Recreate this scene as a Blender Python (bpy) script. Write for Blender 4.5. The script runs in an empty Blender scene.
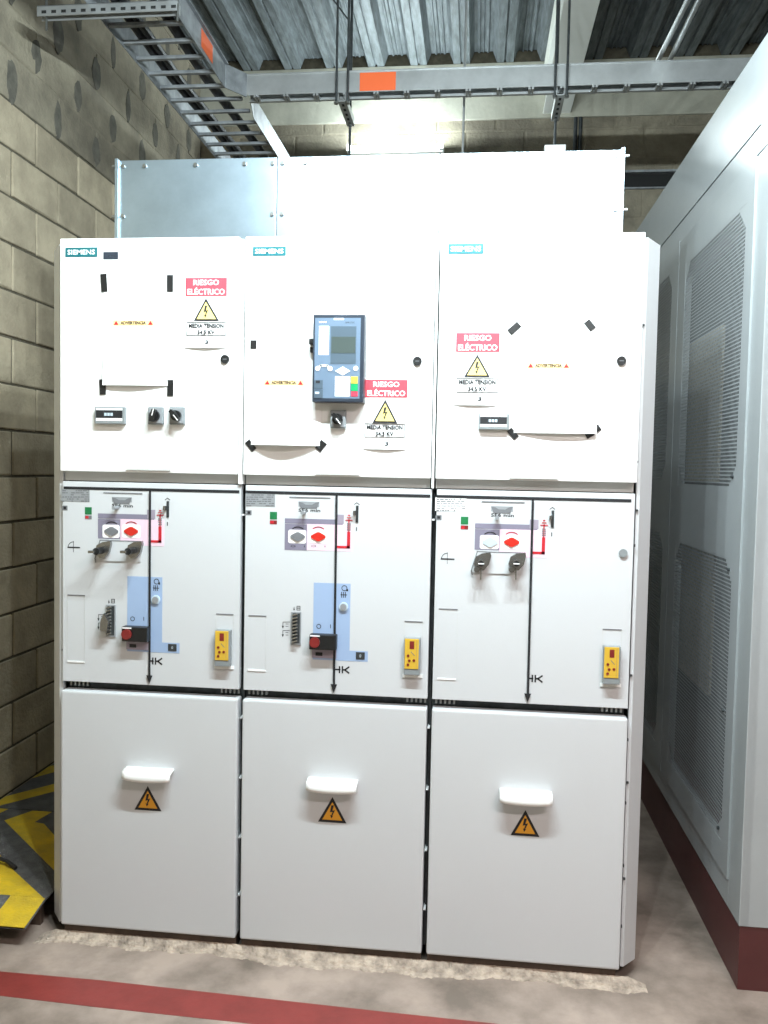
import bpy, bmesh, math, random
from mathutils import Matrix, Vector
random.seed(7)
C = bpy.context.scene.collection
SC = bpy.context.scene

# ------------------------------------------------------------------ camera
CP = (1.32624, -2.55933, 1.55909); YAW, PIT, ROL, FPX = 0.10904, -0.0502, -0.01964, 835.41
CM = Matrix.Rotation(YAW, 3, 'Z') @ Matrix.Rotation(PIT, 3, 'X') @ Matrix.Rotation(ROL, 3, 'Y')
cam = bpy.data.cameras.new('camera'); camo = bpy.data.objects.new('camera', cam); C.objects.link(camo)
cam.sensor_fit = 'VERTICAL'; cam.sensor_height = 36; cam.lens = FPX/1024*36; cam.clip_start = .05
r_, f_, u_ = CM.col[0], CM.col[1], CM.col[2]
camo.matrix_world = Matrix(((r_[0], u_[0], -f_[0], CP[0]), (r_[1], u_[1], -f_[1], CP[1]), (r_[2], u_[2], -f_[2], CP[2]), (0, 0, 0, 1)))
SC.camera = camo
# ------------------------------------------------------------------ world, exposure
W = bpy.data.worlds.new('world'); SC.world = W; W.use_nodes = True
W.node_tree.nodes['Background'].inputs[0].default_value = (.8, .9, 1, 1)
W.node_tree.nodes['Background'].inputs[1].default_value = .25
vs = SC.view_settings; vs.view_transform = 'Standard'; vs.look = 'None'; vs.exposure = 0.0; vs.gamma = 1; vs.use_curve_mapping = False
FRONT_LAMP, REAR_FILL, WALL_LAMP = 430, 95, 55
LAMPCOL = (.84, .97, 1.0)

def at(u, v, ax, val):
    "point where the photograph's pixel (u, v) meets the plane axis ax = val (used to measure real positions)"
    d = CM @ Vector(((u-384)/FPX, 1, (512-v)/FPX)); t = (val-CP[ax])/d[ax]
    return Vector(CP)+d*t

# ------------------------------------------------------------------ materials
def lin(c): return tuple((x/255/12.92 if x/255 <= .04045 else ((x/255+.055)/1.055)**2.4) for x in c)
def mat(name, col, rough=.5, metal=0, noise=0, nscale=8, bump=0, bscale=40, col2=None, rnd=0, spec=.5, emit=0, stretch=None):
    m = bpy.data.materials.new(name); m.use_nodes = True; nt = m.node_tree; b = nt.nodes['Principled BSDF']
    c = lin(col); b.inputs['Base Color'].default_value = (*c, 1); b.inputs['Roughness'].default_value = rough
    b.inputs['Metallic'].default_value = metal; b.inputs['Specular IOR Level'].default_value = spec
    if emit: b.inputs['Emission Color'].default_value = (*c, 1); b.inputs['Emission Strength'].default_value = emit
    tc = nt.nodes.new('ShaderNodeTexCoord'); vec = tc.outputs['Object']
    g = nt.nodes.new('ShaderNodeNewGeometry'); vec = g.outputs['Position']
    if stretch:
        mp = nt.nodes.new('ShaderNodeMapping'); mp.inputs['Scale'].default_value = stretch; nt.links.new(vec, mp.inputs[0]); vec = mp.outputs[0]
    if noise or col2:
        n = nt.nodes.new('ShaderNodeTexNoise'); n.inputs['Scale'].default_value = nscale; n.inputs['Detail'].default_value = 7; n.inputs['Roughness'].default_value = .62
        nt.links.new(vec, n.inputs[0])
        rp = nt.nodes.new('ShaderNodeValToRGB'); nt.links.new(n.outputs[0], rp.inputs[0])
        c2 = lin(col2) if col2 else tuple(x*(1-noise) for x in c); c1 = c if col2 else tuple(min(1, x*(1+noise*.5)) for x in c)
        rp.color_ramp.elements[0].position = .36; rp.color_ramp.elements[0].color = (*c2, 1)
        rp.color_ramp.elements[1].position = .64; rp.color_ramp.elements[1].color = (*c1, 1)
        out = rp.outputs[0]
        if rnd:
            oi = nt.nodes.new('ShaderNodeObjectInfo'); mr = nt.nodes.new('ShaderNodeMapRange')
            mr.inputs[3].default_value = 1-rnd; mr.inputs[4].default_value = 1+rnd
            nt.links.new(oi.outputs['Random'], mr.inputs[0])
            vm = nt.nodes.new('ShaderNodeVectorMath'); vm.operation = 'SCALE'
            nt.links.new(out, vm.inputs[0]); nt.links.new(mr.outputs[0], vm.inputs['Scale']); out = vm.outputs[0]
        nt.links.new(out, b.inputs['Base Color'])
    if bump:
        n2 = nt.nodes.new('ShaderNodeTexNoise'); n2.inputs['Scale'].default_value = bscale; n2.inputs['Detail'].default_value = 5
        nt.links.new(vec, n2.inputs[0])
        bp = nt.nodes.new('ShaderNodeBump'); bp.inputs['Strength'].default_value = bump; bp.inputs['Distance'].default_value = .01
        nt.links.new(n2.outputs[0], bp.inputs['Height']); nt.links.new(bp.outputs[0], b.inputs['Normal'])
    return m
M = dict(
 paint=mat('white_paint', (240, 242, 242), .42, bump=.04, bscale=300),
 panelw=mat('light_grey_paint_dimmed', (198, 201, 204), .45, bump=.04, bscale=300),  # upper doors share this paint; darkened here for the weaker light lower down
 railg=mat('grey_frame_paint', (196, 198, 196), .5),
 darkm=mat('dark_galvanised', (70, 74, 76), .45, .5, noise=.3, nscale=30),
 galv=mat('galvanised_sheet', (158, 174, 186), .36, .85, noise=.12, nscale=5),
 galvt=mat('ladder_galvanised', (186, 189, 190), .38, .7, noise=.12, nscale=9),
 galvd=mat('dull_galvanised', (150, 154, 158), .6, .55, noise=.3, nscale=12),
 deck=mat('deck_steel', (116, 123, 126), .6, .3, noise=.4, nscale=6, stretch=(6, 1, 6)),
 zinc=mat('zinc_bolt', (150, 152, 150), .3, .9),
 block=mat('concrete_block', (168, 156, 134), .9, noise=.2, nscale=7, bump=.5, bscale=70, rnd=.16),
 blockd=mat('concrete_block_stained', (150, 142, 124), .92, col2=(112, 105, 92), nscale=3.5, bump=.6, bscale=60, rnd=.1),
 mortar=mat('mortar', (92, 86, 72), .95, noise=.3, nscale=20, bump=.5),
 patch=mat('dark_mortar_smear', (100, 97, 88), .95, noise=.3, nscale=14, bump=.6),
 beamc=mat('painted_concrete', (176, 174, 160), .8, noise=.15, nscale=5, bump=.2),
 beamw=mat('white_beam_paint', (226, 228, 222), .5, noise=.04, nscale=5),
 floor=mat('trowelled_concrete', (166, 150, 139), .36, col2=(112, 101, 92), nscale=3.6, bump=.25, bscale=14),
 grout=mat('rough_grout', (192, 176, 160), .9, col2=(134, 122, 111), nscale=22, bump=.9, bscale=50),
 redp=mat('red_floor_paint', (128, 52, 48), .42, noise=.14, nscale=9, bump=.08),
 redk=mat('maroon_plinth_paint', (78, 36, 36), .45, noise=.08, nscale=8),
 brown=mat('brown_plinth', (74, 60, 50), .7, noise=.3, nscale=20),
 encl=mat('grey_enclosure_paint', (156, 161, 163), .22, bump=.05, bscale=220, noise=.04, nscale=3),
 dark=mat('dark_interior', (26, 27, 27), .8),
 filt=mat('filter_mesh', (136, 130, 114), .8, noise=.5, nscale=90),
 black=mat('black_plastic', (22, 23, 24), .4), ink=mat('black_ink', (24, 26, 30), .6), tape=mat('black_tape', (20, 20, 21), .5),
 gink=mat('grey_ink', (110, 112, 116), .6),
 asphalt=mat('black_plate_paint', (92, 92, 92), .6, col2=(70, 70, 71), nscale=25, bump=.5, bscale=160, noise=.2),
 yel=mat('yellow_plate_paint', (212, 178, 34), .5, col2=(176, 150, 44), nscale=10, bump=.4, bscale=160),
 teal=mat('teal_plate', (10, 96, 104), .45), white=mat('white_print', (245, 245, 245), .6),
 paper=mat('paper', (243, 244, 244), .6), redst=mat('red_sticker', (212, 66, 80), .5), yst=mat('pale_yellow_sticker', (250, 226, 130), .5),
 ora=mat('orange_yellow_sticker', (222, 158, 40), .45), orb=mat('orange_band', (250, 214, 150), .6),
 purp=mat('mauve_print', (124, 120, 138), .5), purpl=mat('light_mauve_print', (150, 142, 156), .5), pink=mat('pink_print', (226, 198, 212), .5),
 blue=mat('blue_print', (150, 172, 204), .5), bluel=mat('button_blue', (186, 202, 214), .35), redi=mat('red_print', (186, 30, 44), .5),
 redb=mat('red_knob', (196, 40, 28), .4), green=mat('green_flag', (20, 110, 62), .5), silver=mat('silver_plate', (150, 154, 158), .4, .2),
 dev=mat('grey_device_housing', (128, 134, 136), .5), relay=mat('relay_blue_face', (96, 114, 134), .4), relayk=mat('relay_dark_housing', (40, 48, 60), .4),
 lcd=mat('lcd', (66, 76, 74), .3), scr=mat('screen_surround', (74, 88, 100), .35), ydev=mat('yellow_device', (206, 168, 54), .45),
 dred=mat('dark_red_plastic', (120, 36, 34), .35), chrome=mat('cast_metal', (150, 150, 148), .25, .9), orange=mat('orange_label', (222, 96, 44), .6),
 cable=mat('cable_rubber', (28, 28, 30), .5), kgreen=mat('key_green', (18, 150, 90), .4), kred=mat('key_red', (220, 60, 80), .4), kyel=mat('key_yellow', (232, 214, 70), .4),
 lamp=mat('lamp_tube', (240, 250, 255), .5, emit=12), wallp=mat('plain_wall_paint', (160, 156, 146), .85, noise=.1, nscale=3),
)

# ------------------------------------------------------------------ builders
WL = {}   # world location of every object with no rotation
def empty(name, loc, label=None, cat=None, group=None, kind=None):
    o = bpy.data.objects.new(name, None); o.empty_display_size = .05; C.objects.link(o); o.location = loc; WL[o] = Vector(loc)
    tag(o, label, cat, group, kind); return o
def tag(o, label=None, cat=None, group=None, kind=None):
    for k, v in (('label', label), ('category', cat), ('group', group), ('kind', kind)):
        if v: o[k] = v
    return o
def link(name, me, m, parent=None, label=None, smooth=False):
    lo = Vector((1e9,)*3); hi = -lo
    for v in me.vertices:
        for i in range(3): lo[i] = min(lo[i], v.co[i]); hi[i] = max(hi[i], v.co[i])
    c = (lo+hi)/2; c.z = lo.z
    me.transform(Matrix.Translation(-c))
    if m and not me.materials: me.materials.append(m)
    o = bpy.data.objects.new(name, me); C.objects.link(o); WL[o] = c
    if parent: o.parent = parent; o.location = c-WL[parent]
    else: o.location = c
    if smooth:
        for p in me.polygons: p.use_smooth = True
    if label: o['label'] = label
    return o
class MB:
    def __init__(s): s.bm = bmesh.new()
    def box(s, x0, x1, y0, y1, z0, z1, bev=0):
        r = bmesh.ops.create_cube(s.bm, size=1, matrix=Matrix.Translation(((x0+x1)/2, (y0+y1)/2, (z0+z1)/2)) @ Matrix.Diagonal((abs(x1-x0), abs(y1-y0), abs(z1-z0), 1)))
        if bev:
            es = {e for v in r['verts'] for e in v.link_edges}
            bmesh.ops.bevel(s.bm, geom=list(es), offset=bev, segments=2, affect='EDGES', profile=.6)
        return s
    def tube(s, a, b, r, n=10, r2=None):
        a, b = Vector(a), Vector(b); d = b-a
        q = d.to_track_quat('Z', 'Y').to_matrix().to_4x4()
        bmesh.ops.create_cone(s.bm, cap_ends=True, segments=n, radius1=r, radius2=r if r2 is None else r2, depth=d.length, matrix=Matrix.Translation((a+b)/2) @ q)
        return s
    def path(s, pts, r, n=8):
        for a, b in zip(pts, pts[1:]): s.tube(a, b, r, n)
        for p in pts[1:-1]: bmesh.ops.create_icosphere(s.bm, subdivisions=1, radius=r, matrix=Matrix.Translation(p))
        return s
    def prism(s, pts, y0, y1):          # polygon in x,z pushed along y
        f = [s.bm.verts.new((x, y0, z)) for x, z in pts]; b = [s.bm.verts.new((x, y1, z)) for x, z in pts]
        n = len(pts); s.bm.faces.new(f); s.bm.faces.new(b[::-1])
        for i in range(n): s.bm.faces.new((f[i], b[i], b[(i+1) % n], f[(i+1) % n]))
        return s
    def prism_ax(s, pts, ax, a0, a1):   # polygon in the two other axes pushed along ax
        def mk(p, a):
            if ax == 0: return (a, p[0], p[1])
            if ax == 1: return (p[0], a, p[1])
            return (p[0], p[1], a)
        f = [s.bm.verts.new(mk(p, a0)) for p in pts]; b = [s.bm.verts.new(mk(p, a1)) for p in pts]
        n = len(pts); s.bm.faces.new(f); s.bm.faces.new(b[::-1])
        for i in range(n): s.bm.faces.new((f[i], b[i], b[(i+1) % n], f[(i+1) % n]))
        return s
    def disc(s, x, z, r, y0, y1, n=20, sx=1):
        return s.prism([(x+sx*r*math.cos(2*math.pi*i/n), z+r*math.sin(2*math.pi*i/n)) for i in range(n)], y0, y1)
    def line(s, pts, w, y0, y1):        # thin printed line through x,z points
        for (xa, za), (xb, zb) in zip(pts, pts[1:]):
            dx, dz = xb-xa, zb-za; L = math.hypot(dx, dz) or 1; nx, nz = -dz/L*w/2, dx/L*w/2; ex, ez = dx/L*w/2, dz/L*w/2
            s.prism([(xa-ex+nx, za-ez+nz), (xa-ex-nx, za-ez-nz), (xb+ex-nx, zb+ez-nz), (xb+ex+nx, zb+ez+nz)], y0, y1)
        return s
    def build(s, name, m, parent=None, label=None, smooth=False):
        bmesh.ops.recalc_face_normals(s.bm, faces=s.bm.faces[:])
        me = bpy.data.meshes.new(name); s.bm.to_mesh(me); s.bm.free()
        return link(name, me, m, parent, label, smooth)
def text(name, s, x, z, h, y, m, parent, w=None, bold=0, label=None):
    "flat lettering, centred on x,z, height h, optional total width w, facing -y"
    cu = bpy.data.curves.new(name, 'FONT'); cu.body = s; cu.size = 1; cu.align_x = 'CENTER'; cu.offset = bold; cu.resolution_u = 2; cu.extrude = 0
    t = bpy.data.objects.new(name, cu); C.objects.link(t)
    me = bpy.data.meshes.new_from_object(t.evaluated_get(bpy.context.evaluated_depsgraph_get()))
    bpy.data.objects.remove(t); bpy.data.curves.remove(cu)
    xs = [v.co.x for v in me.vertices]; ys = [v.co.y for v in me.vertices]
    cx, cy = (min(xs)+max(xs))/2, (min(ys)+max(ys))/2; sy = h/(max(ys)-min(ys)); sx = (w/(max(xs)-min(xs))) if w else sy
    for v in me.vertices: v.co = Vector((x+(v.co.x-cx)*sx, y, z+(v.co.y-cy)*sy))
    me.materials.clear()
    return link(name, me, m, parent, label)
def rrect(x0, x1, z0, z1, r, n=4):
    P = []
    for cx, cz, a0 in ((x1-r, z1-r, 0), (x0+r, z1-r, 90), (x0+r, z0+r, 180), (x1-r, z0+r, 270)):
        for i in range(n+1):
            a = math.radians(a0+90*i/n); P.append((cx+r*math.cos(a), cz+r*math.sin(a)))
    return P
def bolt(bm, x, z, r): return [(x-.15*r, z+r), (x+.25*r, z+r), (x+.05*r, z+.2*r), (x+.42*r, z+.3*r), (x+.02*r, z-.62*r), (x+.2*r, z-.5*r), (x-.12*r, z-1.0*r), (x-.3*r, z-.45*r), (x-.14*r, z-.55*r), (x+.05*r, z+.02*r), (x-.34*r, z-.08*r)]

# ================================================================== ROOM
XW, YB, YF, XR, ZC = -.69, 3.35, -5.5, 5.2, 4.35
tag(MB().box(XW-.2, XR+.2, YF-.2, YB+.2, -.1, 0).build('floor', M['floor']), 'grey trowelled concrete floor with stains', kind='structure')
tag(MB().box(XR, XR+.15, YF, YB, 0, ZC+.1).build('wall_right', M['wallp']), 'plain wall behind the grey enclosure', kind='structure')
tag(MB().box(XW, XR, YF-.15, YF, 0, ZC+.1).build('wall_front', M['wallp']), 'plain wall behind the viewer', kind='structure')
def block_mesh(w, h, t, k):
    bm = bmesh.new(); rr = random.Random(k)
    bmesh.ops.create_cube(bm, size=1, matrix=Matrix.Diagonal((t, w, h, 1)))
    bmesh.ops.bevel(bm, geom=bm.edges[:], offset=.004, segments=1, affect='EDGES')
    for v in bm.verts: v.co += Vector((rr.uniform(-.0015, .0015), rr.uniform(-.002, .002), rr.uniform(-.002, .002)))
    me = bpy.data.meshes.new('concrete_block'); bm.to_mesh(me); bm.free(); return me
VAR = [block_mesh(.388, .189, .05, k) for k in range(4)]
for v in VAR: v.materials.append(M['block'])
VARD = [m_.copy() for m_ in VAR]
for v in VARD: v.materials[0] = M['blockd']
def inst(name, me, loc, parent, rot=0):
    o = bpy.data.objects.new(name, me); C.objects.link(o); o.parent = parent; o.location = Vector(loc)-WL[parent]; o.rotation_euler.z = rot; return o
wl = tag(MB().box(XW-.2, XW-.007, YF, YB, 0, ZC+.1).build('wall_left', M['mortar']), 'beige concrete block wall left of the switchgear', kind='structure')
wb = tag(MB().box(XW-.2, XR+.1, YB+.007, YB+.2, 0, ZC+.1).build('wall_back', M['mortar']), 'concrete block wall behind the switchgear', kind='structure')
far = MB(); farb = MB()
for c in range(-1, 22):
    zc = .2+.2*c; zlo = max(0, zc-.0945); zhi = min(zc+.0945, ZC)
    off = .1+.0 if c % 2 else .3          # vertical joints at y = off + .4 k
    y = YB
    k = math.floor((YB-off)/.4); joints = [off+.4*j for j in range(-15, k+1)]
    for a in joints:
        b = a+.4
        if b <= YF or zhi-zlo < .03: continue
        full = b <= YB+.001 and zhi-zlo > .185
        if full and a > -.75 and c >= 0:
            vs_ = VARD if c >= 15 else VAR
            inst('concrete_block', random.choice(vs_), (XW-.025+random.uniform(-.002, .0015), a+.2, zc), wl)
        elif a > -.75:
            MB().box(XW-.05, XW, a+.006, min(b, YB)-.006, zlo, zhi).build('concrete_block', M['blockd' if c >= 15 else 'block'], wl)
        else: far.box(XW-.05, XW, max(a, YF)+.006, b-.006, zlo, zhi)
        if c >= 15 and a > .2 and a < YB-.1:                                  # dark mortar smeared over the upper joints
            h = random.uniform(.07, .095); w = random.uniform(.03, .052); n = 16
            pts = [(a+random.uniform(-.004, .004)+w*math.cos(6.283*i/n)*random.uniform(.9, 1.1), zc-.01+h*math.sin(6.283*i/n)*random.uniform(.85, 1.1)) for i in range(n)]
            MB().prism_ax(pts, 0, XW-.02, XW+.002).build('mortar_patch', M['patch'], wl)
    if c >= 0:
        offx = 2.2 if c % 2 else 2.0
        for j in range(-8, 9):
            a = offx+.4*j; b = a+.4
            if b < XW+.03 or a > XR-.03: continue
            if 12 <= c <= 19 and a > XW and b < 3.4:
                o = inst('concrete_block', random.choice(VARD), ((a+b)/2, YB+.025, zc), wb, math.pi/2)
            elif zhi-zlo > .03:
                farb.box(max(a, XW)+.006, min(b, XR)-.006, YB, YB+.05, zlo, zhi)
f1 = far.build('block_courses', M['block'], wl); f1['kind'] = 'stuff'
f2 = farb.build('block_courses', M['block'], wb); f2['kind'] = 'stuff'
MB().box(XW-.05, XW-.0045, YF, YB, 3.11, ZC).build('flush_pointing', M['blockd'], wl)
MB().box(XW, XR, YB+.0045, YB+.05, 2.5, ZC).build('flush_pointing', M['blockd'], wb)
# concrete ring beam on top of the back wall
tag(MB().box(XW, XR, YB-.02, YB+.006, 3.975, ZC, bev=.004).build('trim_1', M['beamc']), 'pale painted concrete beam on top of the back wall', kind='structure')
# maroon floor line
tag(MB().prism_ax([(-.69, -.215), (.23, -.212), (1.1, -.239), (1.75, -.255), (1.75, -.36), (.29, -.333), (-.69, -.3)], 2, 0, .0012).build('trim_2', M['redp']), 'maroon line painted on the floor in front of the switchgear', kind='structure')
# wall channel
ch = empty('wall_channel', (3.0, 3.3, 3.55), 'steel channel with dark slot fixed along the back wall', 'channel')
MB().box(-.1, 4.4, 3.29, YB+.005, 3.585, 3.6).box(-.1, 4.4, 3.33, YB+.005, 3.49, 3.5).build('flange', M['galvd'], ch)
MB().box(-.1, 4.4, 3.32, YB+.005, 3.5, 3.585).build('web', M['dark'], ch)

# ceiling: profiled steel deck
ce = tag(MB().box(XW, XR, YF, YB+.2, ZC+.1, ZC+.2).build('ceiling', M['dark']), 'slab above the profiled steel deck', kind='structure')
def deck_sheet(x0):
    prof = []
    for k in range(3):
        c = x0+.295*k+.147
        P = [(-.147, .075), (-.118, .075), (-.112, .066), (-.104, .066), (-.098, .075), (-.085, .075), (-.052, 0), (-.012, 0), (-.006, .012), (.006, .012), (.012, 0), (.052, 0), (.085, .075), (.098, .075), (.104, .066), (.112, .066), (.118, .075)]
        P = [(-.147, .066), (-.143, .075), (-.128, .075), (-.122, .066), (-.114, .066), (-.108, .075), (-.085, .075), (-.055, 0), (-.008, 0), (-.004, .012), (.004, .012), (.008, 0), (.055, 0), (.085, .075), (.108, .075), (.114, .066), (.122, .066), (.128, .075), (.143, .075)]
        prof += [(c+x, ZC+z) for x, z in P]
    prof.append((x0+.885, ZC+.066))
    bm = bmesh.new(); a = [bm.verts.new((x, YF, z)) for x, z in prof]; b = [bm.verts.new((x, YB-.02, z)) for x, z in prof]
    for i in range(len(prof)-1): bm.faces.new((a[i], a[i+1], b[i+1], b[i]))
    me = bpy.data.meshes.new('deck_sheet'); bm.to_mesh(me); bm.free(); return link('deck_sheet', me, M['deck'], ce)
x = 1.157-.147-.885*2
while x < XR-.02: deck_sheet(x); x += .885
MB().box(XW, .25, YF, YB-.02, ZC+.07, ZC+.08).build('deck_closure', M['deck'], ce)
sb = empty('steel_beam', (1.81, -1, 4.0), 'white painted steel beam running under the roof deck', 'beam')
MB().box(1.715, 1.9, YF, YB, 4.0, 4.014, bev=.002).build('flange', M['beamw'], sb)
MB().box(1.715, 1.9, YF, YB, 4.33, 4.345).build('flange', M['beamw'], sb)
MB().box(1.735, 1.88, YF, YB, 4.014, 4.33).build('web', M['beamw'], sb)

# ================================================================== SWITCHGEAR
ZT, ZU, ZA, ZM1, ZM0, ZL1, ZL0 = 2.268, 1.536, 1.506, 1.503, .853, .824, .045
YU, YM, YL = -.014, 0.0, -.011
e = .0005
def L(u, v, k=0, y=YM):                      # photograph pixel of the first cabinet -> local x, z
    p = at(u, v, 1, y); return (p.x+(.002, .009, .005)[k]+.6*k, p.z)
def z1(x, y): return (50+x/3.84, 475+y/3.84)   # measured on an enlarged crop
def LR(x0, y0, x1_, y1_, k):
    a = L(*z1(x0, y0), k); b = L(*z1(x1_, y1_), k); return a[0], b[0], b[1], a[1]   # x0,x1,z0,z1
desc = ['left switchgear cabinet, with two rotary switches and a taped sheet on its upper door',
        'middle switchgear cabinet, with the blue-faced protection relay on its upper door',
        'right switchgear cabinet, with its risk notice at left and one small meter']
def warn(parent, name, ax, az, bx, cx, bz, y, fill, th=.0008):
    "yellow warning triangle with a black border and a black flash"
    MB().prism([(ax, az), (bx, bz), (cx, bz)], y-th, y).build(name, M['ink'], parent)
    h = az-bz; w = cx-bx; k = .115
    o = MB().prism([(ax, az-h*k*1.9), (bx+w*k*1.45, bz+h*k*.9), (cx-w*k*1.45, bz+h*k*.9)], y-th-e, y-th+e/2).build('yellow_field', fill, parent)
    b = MB(); b.prism(bolt(None, (ax+.0), bz+h*.4, h*.27), y-th-2*e, y-th); b.build('flash_symbol', M['ink'], parent)
def rotary(cab, x, z, s, y, ang, handle='long'):
    h = MB().box(x-s/2, x+s/2, y-.014, y, z-s*.56, z+s*.56, bev=.003).build('rotary_switch', M['dev'], cab)
    MB().box(x-s*.42, x+s*.42, y-.0155, y-.014, z-s*.48, z+s*.48, bev=.0005).build('scale_plate', M['silver'], h)
    MB().disc(x, z, s*.33, y-.026, y-.015, 18).build('knob_base', M['black'], h)
    c, sn = math.cos(math.radians(ang)), math.sin(math.radians(ang)); q = [(-.4, -.1), (-.12, -.16), (.36, -.13), (.44, 0), (.36, .13), (-.12, .16), (-.4, .1)]
    MB().prism([(x+s*(a*c-b*sn), z+s*(a*sn+b*c)) for a, b in q], y-.042, y-.024).build('knob_grip', M['black'], h)
    MB().line([(x, z), (x+s*.4*c, z+s*.4*sn)], .0025, y-.0428, y-.042).build('pointer_line', M['white'], h)
def meter(cab, x0, x1, z0, z1_, y):
    h = MB().box(x0, x1, y-.016, y, z0, z1_, bev=.002).build('voltage_indicator', M['dev'], cab, 'grey voltage indicator with black display')
    W_, H = x1-x0, z1_-z0
    MB().box(x0+.05*W_, x1-.08*W_, y-.0166, y-.015, z0+.17*H, z1_-.08*H).build('face_label', M['paper'], h)
    MB().box(x0+.05*W_, x1-.08*W_, y-.0172, y-.016, z0+.34*H, z1_-.2*H).build('display', M['ink'], h)
    b = MB()
    for i in range(3): b.box(x0+(.33+.1*i)*W_, x0+(.41+.1*i)*W_, y-.0178, y-.017, z0+.47*H, z0+.64*H)
    b.build('display_digits', M['bluel'], h)
    text('lettering', 'L1 L2 L3', x0+.3*W_, z0+.27*H, .0035, y-.0175, M['ink'], h)
def lug(cab, x, z, k):
    "cast key-operated cam hook standing off the interlock plate"
    h = MB()
    pts = [(x-.026, z-.006), (x-.02, z+.016), (x-.002, z+.026), (x+.024, z+.03), (x+.026, z+.02), (x+.02, z-.006), (x+.006, z-.024), (x-.012, z-.026)]
    o = h.prism(pts, YM-.02, YM-.006).build('cam_hook', M['chrome'], cab, 'cast metal cam hook')
    MB().tube((x-.004, YM-.06, z), (x-.004, YM-.006, z), .011, 16).build('lock_barrel', M['black' if k == 0 else 'chrome'], o)
    MB().tube((x-.004, YM-.062, z), (x-.004, YM-.058, z), .0085, 14).build('lock_face', M['black'], o)
    if k == 0: MB().prism_ax([(-.062, z-.004), (-.062, z+.004), (-.08, z+.004), (-.08, z-.004)], 0, x-.02, x-.002).build('key', M['chrome'], o)
    else:
        MB().box(x-.013, x+.005, YM-.064, YM-.062, z-.0015, z+.0015).build('key_slot', M['white'], o)
        MB().tube((x-.016, -.03, z-.022), (x-.016, -.005, z-.022), .009, 12).tube((x-.004, -.03, z-.02), (x-.004, -.034, z-.052), .0022, 8).build('catch_pin', M['chrome'], o)
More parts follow.
